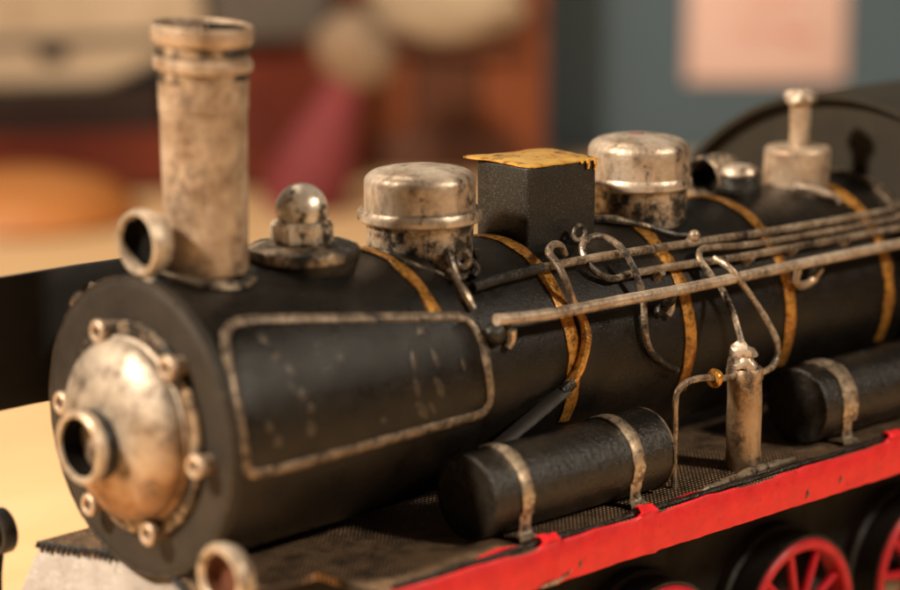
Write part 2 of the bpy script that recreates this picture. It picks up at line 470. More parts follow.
# ---- safety valve: rough plate, hexagonal nut, dome nut
vx = .0573
bm = lathe([(0, .0335), (.0135, .0335), (.0138, .0375), (.0157, .0381), (.0160, .0398), (.0154, .0410), (.0095, .0424), (0, .0426)], (vx, 0, 0), 'Z', 40, sub=.0016)
vp = obj('valve_plate', rough_up(rough_up(bm, .0006, 120, 3), .0004, 320, 5), M['dark_metal'], loco)
bm = lathe([(.0140, .0335), (.0148, .0345), (.0155, .0370), (.0157, .0378), (.0150, .0382)], (vx, 0, 0), 'Z', 48, sub=.0012)
obj('plate_edge', rough_up(rough_up(bm, .0006, 120, 3), .0005, 320, 5), M['tank'], vp)
bm = bmesh.new()
hexp = [(vx + .0091 * math.cos(PI / 3 * i + .35), .0091 * math.sin(PI / 3 * i + .35), .0420) for i in range(6)]
bm = prism(hexp, (0, 0, .0062), .0009)
bmesh.ops.subdivide_edges(bm, edges=list(bm.edges), cuts=2, use_grid_fill=True)
obj('hex_nut', rough_up(bm, .0003, 200), M['bright'], vp)
prof = [(.0060, .0470), (.0062, .0484)] + [(.0073 * math.cos(t), .0512 + .0071 * math.sin(t)) for t in [-.38 + (PI / 2 + .38) * i / 12 for i in range(13)]]
prof[-1] = (0, prof[-1][1])
bm = lathe(prof, (vx, 0, 0), 'Z', 40, sub=.001)
obj('dome_nut', rough_up(bm, .0002, 130), M['bright'], vp)
bm = tube([(.0425, -.002, .0397), (.0445, -.003, .0405), (.0430, -.0045, .0397)], .0017, 10, wob=.3)
obj('stud', bm, M['silver_dirty'], vp)

# ---- two steam domes
def steam_dome(x, rc, rb, zb, top, rn, rr, seed):
    prof = [(rc - .001, zb - .0006), (rc, zb)] + rnd(rc, top - rr, rc - rr * 1.15, top - .0006, 7)
    prof += [(rc * .55, top - .0001), (0, top)]
    bm = lathe(prof, (x, 0, 0), 'Z', 72, sub=.0014)
    d = obj('steam_dome', rough_up(bm, .00022, 60, seed), M['silver'], loco)
    prof = [(rn, .0455), (rb - .0006, zb + .0022), (rb, zb + .0012), (rb, zb - .0008), (rb - .0006, zb - .0014), (rn, zb - .0014)]
    bm = lathe(prof, (x, 0, 0), 'Z', 72, sub=.001)
    obj('dome_collar', rough_up(bm, .00022, 90, seed), M['silver'], d)
    bm = lathe([(rn, zb + .0004), (rn - .0002, .026)], (x, 0, 0), 'Z', 64, sub=.0014)
    obj('dome_neck', rough_up(bm, .0004, 90, seed + 3), M['silver_dirty'], d)
    return d
d1 = steam_dome(.1014, .0160, .0178, .0442, .0582, .0155, .0042, 11)
d2 = steam_dome(.1946, .0158, .0165, .0433, .0580, .0150, .0046, 17)
bm = tube([cyl(*q) for q in ((.0837, -6.8, .0362), (.0822, 8, .0368), (.0845, 20, .0365), (.0923, 30.7, .0355), (.1002, 33.4, .0352), (.1081, 28.5, .0352), (.1135, 18, .0352))], .0011, 8, wob=.5)
obj('base_wire', bm, M['wire_dark'], d1)
bm = tube([cyl(*q) for q in ((.1705, 5.7, .0350), (.1744, 12.0, .0355), (.181, 21.2, .0355), (.1885, 31.0, .0352), (.1956, 34.7, .0350))], lambda t: .0012 * (1 - .3 * t), 8, wob=.4)
obj('base_wire', bm, M['wire_dark'], d2)
bm = lathe([(0, .0581), (.0024, .05805), (.0028, .0576)], (.1965, .003, 0), 'Z', 20)
obj('red_dab', rough_up(bm, .0003, 300), M['rose'], d2)

# ---- sand box with a brass lid
x0, x1, w = .1343, .1636, .0108
bm = bmesh.new()
box((x0, -w, .0285), (x1, w, .0556), .0011, bm, 3)
bmesh.ops.subdivide_edges(bm, edges=[e for e in bm.edges if e.calc_length() > .01], cuts=5, use_grid_fill=True)
sb = obj('sand_box', rough_up(bm, .0003, 60, 21), M['box'], loco)
lo = [(x0 - .0014, w + .0040), (x0 - .0006, w * .3), (x0 - .0004, -w * .4), (x0 + .0008, -w - .0002), (x0 + .010, -w - .0005), (x1 - .004, -w - .0003), (x1 + .0008, -w + .0004), (x1 + .0008, 0), (x1 + .0004, w), (x0 + .015, w + .0012), (x0 + .006, w + .0022)]
lp = smooth_path([(x, y, .0558) for x, y in lo], 4, True)
bm = bmesh.new(); rings = []
cen = Vector(((x0 + x1) / 2, 0, .0562))
for s, dz in ((1, -.0001), (1.0, .0003), (.95, .0006), (.6, .0008), (.25, .0009)):
    rings.append([bm.verts.new(Vector((cen.x + (p.x - cen.x) * s, (p.y) * s, .0558 + dz))) for p in lp])
for a, b in zip(rings, rings[1:]):
    for k in range(len(a)):
        j = (k + 1) % len(a); bm.faces.new((a[k], a[j], b[j], b[k]))
bm.faces.new(rings[0][::-1]); bm.faces.new(rings[-1])
for v in bm.verts:
    v.co.z += -.0006 * max(0, (v.co.x - x0) / .03) - .0004 * max(0, (-v.co.y) / w)
obj('box_lid', rough_up(bm, .00026, 260, 2), M['gold_top'], sb)
bm = tube([(x1 - .0045, -w - .0006, .0554), (x1 - .0046, -w - .0009, .0540), (x1 - .0045, -w - .0007, .0526)], lambda t: .0007 * (1 - .4 * t), 8)
tube([(x1 - .0015, -w - .0005, .0554), (x1 - .0014, -w - .0009, .0535), (x1 - .0016, -w - .0006, .0520)], lambda t: .0006 * (1 - .4 * t), 8, bm=bm)
tube([(x1 - .0070, -w - .0006, .0554), (x1 - .0070, -w - .0008, .0545)], .0005, 8, bm=bm)
obj('paint_drip', bm, M['gold_top'], sb)

# ---- small black valve with silver cap, and tilted ring behind it
bm = lathe([(.0078, .0310), (.0078, .0365), (.0070, .0385), (.0072, .0400), (.0066, .0418), (.0040, .0430), (0, .0432)], (.2427, 0, 0), 'Z', 36, sub=.0012)
kv = obj('relief_valve', rough_up(bm, .0003, 150), M['tank'], loco)
bm = lathe([(.0070, .0402), (.0073, .0410), (.0067, .0424), (.0042, .0434), (0, .0436)], (.2427, 0, 0), 'Z', 36, sub=.0008)
obj('valve_cap', rough_up(bm, .0004, 230), M['silver'], kv)
bm = lathe([(.0058, .0100), (.0058, .0010), (.0066, .0001), (.0075, .0010), (.0076, .0120), (.0066, .0128), (0, .0128)], (.2345, .0085, .0385), 'X', 40, sub=.0012)
wr = obj('rear_ring', rough_up(bm, .0003, 110), M['dark_metal'], loco)
bm = lathe([(.0059, .002), (.0057, .009), (0, .0092)], (.2345, .0085, .0385), 'X', 30)
obj('ring_bore', bm, M['bore'], wr)

# ---- whistle
wx = .2730
bm = lathe([(.0108, .0300), (.0110, .0440)] + rnd(.0110, .0446, .0098, .0462, 4) + [(0, .0466)], (wx, 0, 0), 'Z', 48, sub=.0014)
wh = obj('whistle', rough_up(bm, .00035, 90), M['silver_tan'], loco)
bm = lathe([(.0037, .0455), (.0034, .0520), (.0036, .0612)], (wx + .001, 0, 0), 'Z', 28, sub=.001)
obj('whistle_stem', rough_up(bm, .0003, 200), M['silver_tan'], wh)
bm = lathe([(0, .0606), (.0050, .0608), (.0056, .0618), (.0054, .0636), (.0036, .0646), (0, .0647)], (wx + .001, 0, 0), 'Z', 32, sub=.001)
for v in bm.verts: v.co.x += 0; v.co.z += .0005 * math.cos(3 * math.atan2(v.co.y, v.co.x - wx))
obj('whistle_cap', rough_up(bm, .0004, 220), M['silver'], wh)
bm = tube([(.2610, -.0085, .0352), (.2660, -.0125, .0340), (.2705, -.0170, .0318), (.2720, -.0195, .0300)], .0013, 10, wob=.4)
obj('whistle_pipe', bm, M['silver'], wh)

# ---- handrail on brackets, thin pipes above it
HR = .0435
rail_pts = [(.0945, 61.6), (.106, 62.9), (.119, 63.7), (.1438, 64.2), (.1696, 64.9), (.1972, 65.0), (.2261, 65.0), (.2776, 65.4), (.298, 65.5)]
bm = tube([cyl(x, a, HR) for x, a in rail_pts], .00168, 14, wob=.08, n=10)
rail = obj('handrail', bm, M['rail'], loco)
for x, a in ((.0985, 63.2), (.1665, 65.8), (.2365, 66.2), (.2880, 66.4)):
    bm = tube([cyl(x, a, HR), cyl(x + .001, a + 2, .040), cyl(x + .0015, a + 4.5, .0366), cyl(x + .001, a + 6, .0335)], .0015, 8, wob=.5)
    obj('rail_bracket', bm, M['tank'], rail)
bm = bmesh.new(); bmesh.ops.create_icosphere(bm, subdivisions=3, radius=.0030)
bm.transform(Matrix.Translation(cyl(.0952, 65.5, .0405)))
obj('rail_socket', rough_up(bm, .0012, 240), M['tank'], rail)
for x, a in ((.1045, 69.5), (.1715, 71.)):
    bm = tube([cyl(x, a - 4, .0375), cyl(x + .0004, a, .0362), cyl(x - .001, a + 3, .0352)], .0014, 8, wob=.5)
    obj('rail_stud', bm, M['wire'], rail)
bm = tube([cyl(*q) for q in ((.2275, 66, .0415), (.2290, 71, .0380), (.2325, 74, .0362), (.2375, 73, .0370), (.2385, 68, .0410))], .0012, 8, wob=.3)
obj('rail_hook', bm, M['wire'], rail)

def wire(name, pts, r, mat, wob=.15, seg=10, n=8):
    return obj(name, tube([cyl(*q) for q in pts], r, seg, n=n, wob=wob), M[mat], loco)
wire('steam_pipe', [(.0985, 42.6, .0372), (.1095, 41.4, .0376), (.1278, 40.2, .0378), (.1522, 40.6, .0378), (.1907, 42.6, .0378), (.2314, 45.0, .0378), (.2700, 46.0, .0378), (.298, 46.5, .0378)], .00130, 'wire', .08)
wire('steam_pipe', [(.1560, 51.2, .0360), (.1636, 51.4, .0370), (.1892, 52.8, .0372), (.2084, 54.1, .0372), (.2278, 54.6, .0372), (.2777, 55.9, .0372), (.298, 56.2, .0372)], .00122, 'wire', .08)
for x, a in ((.2130, 56.5), (.172, 55), (.2345, 56.5), (.262, 57)):
    bm = tube([cyl(x, a, .0335), cyl(x, a - 1, .0375)], .0011, 8, wob=.5)
    obj('pipe_clip', bm, M['wire'], loco)
bm = lathe([(0, .0362), (.0012, .0362), (.0012, .0378)] + [(.0019 * math.cos(t), .0396 + .0019 * math.sin(t)) for t in [PI * (i / 8 - .4) for i in range(8)]] + [(0, .0415)], seg=20)
bm.transform(Matrix.Translation((.1913, 0, 0)) @ Matrix.Rotation(R_(40.7), 4, 'X'))
obj('pipe_knob', rough_up(bm, .0002, 240), M['wire'], loco)
bm = tube([cyl(*q) for q in ((.0982, 42.6, .0372), (.1095, 41.4, .0376), (.1262, 40.3, .0378))], .00148, 10, wob=.12)
obj('pipe_sleeve', bm, M['tank'], loco)
# feed wire: along the boiler, then bending down into the pump
PY, PX = -.050, .1879
wire('feed_wire', [(.298, 51.6, .0378), (.2600, 50.9, .0378), (.2289, 50.1, .0378), (.2099, 49.0, .0379), (.1965, 47.2, .0383), (.1915, 47.6, .0385), (.1892, 51.0, .0385), (.1893, 55.6, .0386), (.1903, 61.3, .0390), (.1912, 68.2, .0405), (.1888, 78.5, .0450), (.1872, 87.0, .0485), (.1868, 92.0, .0500)], .00102, 'wire', .12)
# hook over the pipe, looped wire with eyelet
wire('wire_hook', [(.1422, 32.2, .0352), (.1390, 30.8, .0385), (.1340, 32.0, .0402), (.1303, 35.8, .0402), (.1300, 41.8, .0404), (.1298, 50.9, .0400), (.1328, 59.5, .0365)], lambda t: .0009 + .0003 * math.sin(PI * t), 'wire', .15)
wire('wire_loop', [(.1560, 51.5, .0362), (.1520, 51.4, .0362), (.1485, 49.0, .0366), (.1457, 44.6, .0372), (.1452, 37.0, .0382), (.1480, 32.2, .0392), (.1540, 31.9, .0402), (.157, 39.3, .0410), (.158, 48.5, .0405), (.1594, 59.6, .0385), (.1597, 66.0, .0372), (.1590, 78.4, .0362), (.1612, 88.7, .0357), (.1665, 96.0, .0357), (.1740, 102.3, .0357)], .00108, 'wire_dark', .12)
def eyelet(x, deg, r, rad, thick, mat, tilt):
    c = cyl(x, deg, r); e1 = Vector((.72, -.69, 0)); e2 = Vector((0.15, 0.15, .97)).normalized()
    e1 = (Matrix.Rotation(R_(tilt), 4, 'Z') @ e1)
    bm = tube([c + e1 * (rad * .85 * math.cos(t)) + e2 * (rad * math.sin(t)) for t in [2 * PI * i / 14 for i in range(14)]], thick, 8, True, 3, wob=.3)
    return bm
bm = eyelet(.1518, 23.5, .0376, .0022, .0008, 'wire_dark', 25)
tube([cyl(.151, 28, .0355), cyl(.1508, 30.5, .036), cyl(.149, 33, .0375)], .0009, 8, bm=bm)
obj('eyelet', bm, M['wire_dark'], loco)
bm = eyelet(.1000, 29.0, .0392, .0023, .0010, 'wire_dark', 10)
tube([cyl(.0968, 24, .0400), cyl(.0955, 30, .0385), cyl(.0962, 36, .036)], .0014, 8, bm=bm, wob=.5)
tube([cyl(.1040, 26, .0372), cyl(.1050, 32, .0365), cyl(.1020, 36, .036)], .0013, 8, bm=bm, wob=.5)
obj('eyelet', bm, M['wire_dark'], loco)
wire('drip_rod', [(.0945, 31.0, .0372), (.0940, 38, .0372), (.0938, 45.3, .0370), (.0950, 52.6, .0362)], lambda t: .0011 + .0004 * t, 'wire', .45)

# gold tube by the second band and the flattened strut
wire('gold_tube', [(.1262, 96.3, .0358), (.1302, 89.0, .0362), (.1338, 77.7, .0362), (.1347, 68.0, .0358), (.1340, 58.0, .0350)], lambda t: .0017 - .0004 * t, 'gold', .2)
wire('strut_joint', [(.1235, 98.5, .0362), (.1275, 95.0, .0362)], .0017, 'tank', .2)
bm = tube([cyl(.0925, 111.5, .0425), cyl(.1091, 105.2, .0390), cyl(.1250, 97.6, .0362)], .0021, 10, flat=.45, flat_n=lambda p: Vector((0, -.5, .85)), wob=.15)
obj('flat_strut', bm, M['flange'], loco)

# ---- running board
FW = .036
def deck_outline(z):
    return [(-.0078, FW, z), (.002, .013, z), (.0055, 0, z), (.002, -.013, z), (-.0078, -FW, z), (.030, -FW - .0012, z), (.031, -EDGE, z), (.40, -EDGE, z), (.40, EDGE, z), (.031, EDGE, z), (.030, FW + .0012, z)]
bm = prism(deck_outline(DECK - .0022), (0, 0, .0022))
deck = obj('running_board', bm, M['deck'], loco)
# red valance strip along the near edge: gentle waves, torn tabs
def valance(side):
    bm = bmesh.new(); rows = []
    n = 260
    for i in range(n + 1):
        x = .0285 + (.40 - .0285) * i / n
        top = DECK + .0002 + .0007 * noise.noise((x * 42, side, 2)) + .0003 * noise.noise((x * 170, side, 5))
        for tx in (.0906, .1303, .2462):
            top += .0016 * math.exp(-((x - tx) / .0034) ** 4)
        bot = -.0486 + .0004 * noise.noise((x * 60, side, 8)) + .0002 * noise.noise((x * 240, side, 8))
        out = EDGE + .0004 + .0004 * noise.noise((x * 55, side, 11))
        for tx in (.0906, .1303): out += .0007 * math.exp(-((x - tx - .002) / .0014) ** 2)
        y0 = -side * out; y1 = -side * (out - .0010)
        zm = (top + bot) / 2
        rows.append([bm.verts.new(p) for p in ((x, y0, bot), (x, y0 - side * .0003, zm), (x, y0, top - .0004), (x, y0 + side * .0003, top), (x, y1, top), (x, y1, zm), (x, y1, bot))])
    for a, b in zip(rows, rows[1:]):
        for k in range(7):
            j = (k + 1) % 7; bm.faces.new((a[k], a[j], b[j], b[k]))
    bm.faces.new(rows[0]); bm.faces.new(rows[-1][::-1])
    return bm
va = obj('red_valance', valance(1), M['red'], loco)
obj('red_valance', valance(-1), M['red'], loco)
def sheet(pts_a, pts_b, th, seed=0, amp=.0004):
    bm = bmesh.new()
    A = smooth_path(pts_a, 6); B = smooth_path(pts_b, 6); rows = []
    for a, b in zip(A, B):
        row = [a.lerp(b, k / 5) for k in range(6)]
        rows.append([[bm.verts.new(p) for p in row], [bm.verts.new(p + Vector((0, 0, th))) for p in row]])
    for r0, r1 in zip(rows, rows[1:]):
        for k in range(5):
            bm.faces.new((r0[0][k], r0[0][k + 1], r1[0][k + 1], r1[0][k])); bm.faces.new((r0[1][k], r1[1][k], r1[1][k + 1], r0[1][k + 1]))
        bm.faces.new((r0[0][0], r1[0][0], r1[1][0], r0[1][0])); bm.faces.new((r0[0][5], r0[1][5], r1[1][5], r1[0][5]))
    for r in (rows[0], rows[-1]):
        for k in range(5): bm.faces.new((r[0][k], r[0][k + 1], r[1][k + 1], r[1][k]))
    return rough_up(bm, amp, 300, seed)
for tx, wd in ((.0906, .0036), (.1303, .0036), (.2462, .0034)):   # torn red tabs folded over the board
    bm = sheet([(tx - wd, -EDGE - .0009, DECK + .0012), (tx - wd * .8, -EDGE + .0014, DECK + .0026), (tx - wd * .5, -EDGE + .0040, DECK + .0012)],
               [(tx + wd, -EDGE - .0009, DECK + .0012), (tx + wd * .9, -EDGE + .0016, DECK + .0022), (tx + wd * .8, -EDGE + .0034, DECK + .0008)], .0005, int(tx * 1000), .0007)
    obj('folded_tab', bm, M['red'], va)
for xa, xb, y in ((.064, .083, .0590), (.1395, .1600, .0598)):     # red paint run along the second lip
    bm = tube([(xa, -y - .0005, DECK + .0004), ((xa + xb) / 2, -y, DECK + .0006), (xb, -y + .0010, DECK + .0004)], lambda t: .0007 * (.3 + math.sin(PI * t)), 8, wob=.4)
    obj('paint_streak', bm, M['red'], va)
bm = tube([(.086, -EDGE - .0006, -.0484), (.093, -EDGE - .0008, -.0478), (.0985, -EDGE - .0008, -.0462)], lambda t: .0005 * (.4 + math.sin(PI * t)), 8, wob=.6)
obj('bare_edge', bm, M['strap'], va)
for xx, zz in ((.2015, -.0459), (.1015, -.0452), (.2175, -.0447)):
    bm = tube([(xx, -EDGE - .0006, zz - .0012), (xx + .0008, -EDGE - .0008, zz + .0014)], lambda t: .00045 * (.3 + math.sin(PI * t)), 8, wob=.8)
    obj('paint_chip', bm, M['lip'], va)
# black wire lip lying on the board's edge, with a bare patch by the pump
bm = tube([(x, -EDGE + .0023 + .0008 * noise.noise((x * 60, 0, 0)), DECK + .0006 + .0005 * noise.noise((x * 90, 4, 0))) for x in [.035 + .012 * i for i in range(30)]], .0009, 8, wob=.5, n=4)
obj('edge_wire', bm, M['tank'], deck)
bm = tube([(.155, -.0585, DECK + .0004), (.168, -.0582, DECK + .0009), (.182, -.0570, DECK + .0010), (.196, -.0560, DECK + .0008), (.206, -.0555, DECK + .0004)], lambda t: .0012 * (.35 + math.sin(PI * t) * .7), 8, wob=.5)
obj('solder_line', bm, M['strap'], deck)
# front apron (pale, sloping forward from the notched front edge)
bm = bmesh.new()
top = [(-.0078, FW), (.002, .013), (.0055, 0), (.002, -.013), (-.0078, -FW)]
rows = []
for k in range(9):
    t = k / 8; z = DECK - .0024 - t * .040
    rows.append([[bm.verts.new((x - .024 * t, y * (1 + .02 * t), z)) for x, y in top], [bm.verts.new((x - .024 * t + .0014, y * (1 + .02 * t), z)) for x, y in top]])
for r0, r1 in zip(rows, rows[1:]):
    for s in (0, 1):
        for k in range(4): bm.faces.new((r0[s][k], r0[s][k + 1], r1[s][k + 1], r1[s][k]))
    for k in (0, 4): bm.faces.new((r0[0][k], r0[1][k], r1[1][k], r1[0][k]))
for r in (rows[0], rows[-1]):
    for k in range(4): bm.faces.new((r[0][k], r[0][k + 1], r[1][k + 1], r[1][k]))
apron = obj('front_apron', rough_up(bm, .0001, 70), M['apron'], loco)
for sgn in (1, -1):
    bm = bmesh.new()
    for i in range(15):
        t = (i + .5) / 15; p = Vector((-.0078, FW, 0)).lerp(Vector((.002, .013, 0)), t)
        tube([(p.x - .0009, sgn * p.y, DECK - .0002), (p.x - .0016, sgn * p.y, DECK - .0012 - .0009 * random.random())], .0006, 6, bm=bm, n=2, wob=.3)
    tube([(-.0082, sgn * FW, DECK - .0004), (.0018, sgn * .013, DECK - .0004)], .0007, 6, bm=bm, n=6, wob=.5)
    obj('stitched_trim', bm, M['plate'], apron)
# tube buffers on the front corners
buf = None
for sgn in (-1, 1):
    c = (-.0085, sgn * .0434, -.0298 if sgn < 0 else -.0340)
    if sgn < 0: c = (-.0080, -.0432, -.0292)
    else: c = (-.0172, .0447, -.0352)
    if buf is None:
        bm = lathe([(.0062, .0052), (.0064, .0010), (.0074, 0), (.0086, .0002), (.0092, .0014), (.0090, .0034), (.0080, .0056), (.0060, .0068), (0, .0070)], c, 'X', 48, sub=.001)
        buf = obj('buffer_ring', rough_up(bm, .00025, 110), M['ring'], loco, origin=c)
        bm = lathe([(.00645, .0012), (.0060, .0048), (0, .0050)], c, 'X', 30)
        obj('buffer_bore', bm, M['crate_dark'], buf, origin=c); c0 = Vector(c)
        bm = tube([(-.0030, -.0432, -.0370), (-.0060, -.0425, -.0460), (-.0130, -.0400, -.0540), (-.0190, -.0350, -.0580)], .0018, 10)
        obj('buffer_bracket', bm, M['frame'], buf)
    else:
        bm = lathe([(.0046, .0045), (.0047, .0008), (.0053, 0), (.0060, .0002), (.0064, .0010), (.0063, .0045), (.0050, .0052), (0, .0053)], c, 'X', 48, sub=.001)
        b2 = obj('buffer_ring', rough_up(bm, .00025, 110), M['tyre'], loco, origin=c)
        bm = lathe([(.0048, .0012), (.0046, .0038), (0, .0040)], c, 'X', 30)
        obj('buffer_bore', bm, M['bore'], b2, origin=c)
        bm = tube([(-.0152, .0447, -.0395), (-.0172, .0435, -.0480), (-.0195, .0395, -.0560), (-.0215, .0350, -.0600)], .0018, 10)
        obj('buffer_bracket', bm, M['frame'], b2)

# ---- air tanks with straps on the running board
def air_tank(xa, xb):
    r, yc, zc = .0120, -.0445, -.0252
    prof = [(0, xa + .0002), (r - .0016, xa + .0001), (r - .0005, xa), (r - .0001, xa + .0002), (r, xa + .0005), (r, xa + .0014), (r, xb - .0014), (r, xb - .0005), (r - .0001, xb - .0002), (r - .0005, xb), (r - .0016, xb), (0, xb)]
    bm = lathe(prof, (0, yc, zc), 'X', 64, sub=.003)
    t = obj('air_tank', rough_up(bm, .00022, 75, xa * 100), M['tank'], loco)
    bm = tube([(xb - .0006, yc - (r + .0001) * math.sin(q), zc + (r + .0001) * math.cos(q)) for q in [2 * PI * i / 40 for i in range(40)]], .00034, 6, True, 2, wob=.4)
    obj('end_rim', bm, M['lip'], t)
    for sx in (xa + .0118, xb - .0160):
        bm = band(sx, .0044 if xa < .2 else .0068, r + .0001, .0007, -70, 112, yc, zc, 40, sx * 300, .00025)
        p = cyl(sx, 112, r + .0004, yc, zc)
        foot = sheet([(sx - .0021, p.y + .0003, p.z + .0003), (sx - .0024, p.y + .0005, DECK + .0022), (sx - .0036, p.y - .0012, DECK + .0005)],
                     [(sx + .0021, p.y + .0003, p.z + .0003), (sx + .0024, p.y + .0005, DECK + .0022), (sx + .0034, p.y - .0012, DECK + .0005)], .0006, 4, .0003)
        me = bpy.data.meshes.new('tmp'); foot.to_mesh(me); foot.free(); bm.from_mesh(me); bpy.data.meshes.remove(me)
        obj('strap', bm, M['strap'], t)
    for sx in (xa + .02, xb - .016):
        bm = box((sx - .004, yc - .004, DECK - .0004), (sx + .004, yc + .004, zc - r + .0015), .0004)
        obj('saddle', bm, M['frame'], t)
air_tank(.0770, .1497)
air_tank(.2200, .3000)

# ---- air pump with its pipes
prof = [(0, DECK - .001), (.0056, DECK - .001), (.0055, DECK + .003), (.0052, DECK + .006), (.0052, -.0105), (.0056, -.0098), (.0056, -.0072), (.0050, -.0062), (0, -.0060)]
bm = lathe(prof, (PX, PY, 0), 'Z', 40, sub=.0014)
pump = obj('air_pump', rough_up(bm, .0003, 130), M['pump'], loco)
bm = lathe([(.0042, -.0066), (.0046, -.0048), (.0030, -.0040), (.0028, -.0030), (.0036, -.0022), (.0034, -.0006), (.0016, .0010), (0, .0011)], (PX - .001, PY, 0), 'Z', 24, sub=.0006)
obj('pump_head', rough_up(rough_up(bm, .0015, 260, 3), .0009, 560, 1), M['silver'], pump)
lp = [(.1835, PY, -.0081), (.1770, PY, -.0079), (.1694, PY, -.0064), (.1625, PY, -.0062), (.1583, PY, -.0076), (.1565, PY, -.0105), (.1563, PY, -.0193), (.1563, PY, -.030), (.1565, PY, DECK)]
obj('outlet_pipe', tube(lp, .0010, 10, wob=.12), M['wire'], pump)
bm = lathe([(.0012, -.0008), (.0026, -.0008), (.0029, 0), (.0026, .0010), (.0012, .0010)], (.1738, PY, -.0073), 'X', 24)
obj('union_nut', rough_up(bm, .0002, 300), M['gold'], pump)
rp = [(.1915, PY, -.0098), (.1960, PY, -.0092), (.2010, PY + .0003, -.0083), (.2042, PY + .001, -.0050), (.2042, PY + .002, .0002), (.2005, PY + .0055, .0090), (.1965, PY + .0085, .0160), (.1930, PY + .0110, .0215), (.1925, PY + .0170, .0240)]
obj('inlet_pipe', tube(rp, .00105, 10, wob=.12), M['wire'], pump)

# ---- frame, wheels
bm = box((.010, -.020, -.098), (.40, .020, DECK - .0022), .001)
obj('frame', bm, M['frame'], loco)
WR = .0280
def wheel(xc, side):
    zc = TABLE + .0295; y = -side * .0345
    s = side
    c = (xc, y, zc)
    prof = [(.0262, .0004), (WR, 0), (WR, .0095), (.0294, .0104), (.0295, .0124), (.0262, .0126), (.0262, .0004)]
    w = obj('wheel', lathe([(.0232, -.0002), (.0240, -.0009), (.0260, -.0010), (.0268, -.0002), (.0266, .0060), (.0232, .0060), (.0232, -.0002)] if s > 0 else
                           [(.0232, .0002), (.0240, .0009), (.0260, .0010), (.0268, .0002), (.0266, -.0060), (.0232, -.0060), (.0232, .0002)], c, 'Y', 72), M['red_wheel'], loco, origin=c)
    obj('tyre', rough_up(lathe([(r, h * s) for r, h in prof], c, 'Y', 72), .0002, 120), M['tyre'], w, origin=c)
    obj('hub', lathe([(0, -.0030 * s), (.0040, -.0028 * s), (.0060, -.0015 * s), (.0062, .0060 * s), (0, .0060 * s)], c, 'Y', 32), M['red_wheel'], w, origin=c)
    sp = None
    for i in range(10):
        a = 2 * PI * i / 10 + .15
        if sp is None:
            bm = tube([(xc + .004, y + .0018 * s, zc), (xc + .0245, y + .0022 * s, zc)], lambda t: .0017 - .0005 * t, 8, n=4)
            sp = obj('spoke', bm, M['red_wheel'], w, origin=c); sp.rotation_euler = (0, a, 0)
        else:
            q = sp.copy(); COL.objects.link(q); q.parent = w; q.rotation_euler = (0, a, 0); ORG[q.name] = ORG[sp.name]
    return w
bmx = lambda xc: tube([(xc, -.033, TABLE + .0295), (xc, .033, TABLE + .0295)], .003, 16, n=2)
w0 = wheel(.2382, 1); w1 = wheel(.2382, -1)
obj('axle', bmx(.2382), M['frame'], loco)
for dx in (-.0677, -.1354, .0677, .1354):
    copy_tree(w0, (dx, 0, 0), loco); copy_tree(w1, (dx, 0, 0), loco)
    obj('axle', bmx(.2382 + dx), M['frame'], loco)

# ---- far side smoke deflector and cab at the rear
bm = box((-.060, .0535, -.0045), (.052, .0550, .0330), .0005, cuts=6)
sd = obj('smoke_deflector', rough_up(bm, .0004, 40), M['plate'], loco)
for x in (.024, .044):
    bm = tube([(x, .026, .0270), (x, .034, .0268), (x, .054, .0265)], .0015, 8, wob=.4)
    obj('deflector_bracket', bm, M['wire_dark'], sd)
bm = tube([(.0030, .0275, .0290), (.0022, .0292, .0300)], .0024, 10, wob=.4)
obj('deflector_stud', bm, M['wire_dark'], sd)

CX, CW = .300, .0655
def arch(off, n=28):
    R = .0885 + off
    am = math.asin((CW + off * .6) / R)
    return [(R * math.sin(-am + 2 * am * i / n), .0610 - .0885 + R * math.cos(-am + 2 * am * i / n)) for i in range(n + 1)]
a = arch(-.0015)
out = [(CX, y, z) for y, z in a] + [(CX, CW - .002, DECK), (CX, -CW + .002, DECK)]
cab = obj('cab', prism(out, (.0015, 0, 0)), M['cab'], loco)
top, lowr = arch(.0008), arch(-.0012)
bm = bmesh.new(); rows = []
for (y0, z0), (y1, z1) in zip(top, lowr):
    rows.append([bm.verts.new(p) for p in ((CX - .005, y0, z0), (CX + .095, y0, z0), (CX + .095, y1, z1), (CX - .005, y1, z1))])
for p, q in zip(rows, rows[1:]):
    for k in range(4): bm.faces.new((p[k], p[(k + 1) % 4], q[(k + 1) % 4], q[k]))
bm.faces.new(rows[0]); bm.faces.new(rows[-1][::-1])
obj('cab_roof', rough_up(bm, .0003, 60), M['cab'], cab)
for s in (-1, 1):
    bm = box((CX + .0016, s * (CW - .004) - .0008, DECK), (.395, s * (CW - .004) + .0008, .0365), .0004)
    obj('cab_side', bm, M['cab'], cab)
bm = lathe([(.0338, CX - .004), (.0352, CX - .004), (.0356, CX - .002), (.0356, CX - .0002), (.0338, CX - .0002)], axis='X', seg=64)
obj('boiler_ring', rough_up(bm, .0002, 90), M['lip'], cab)

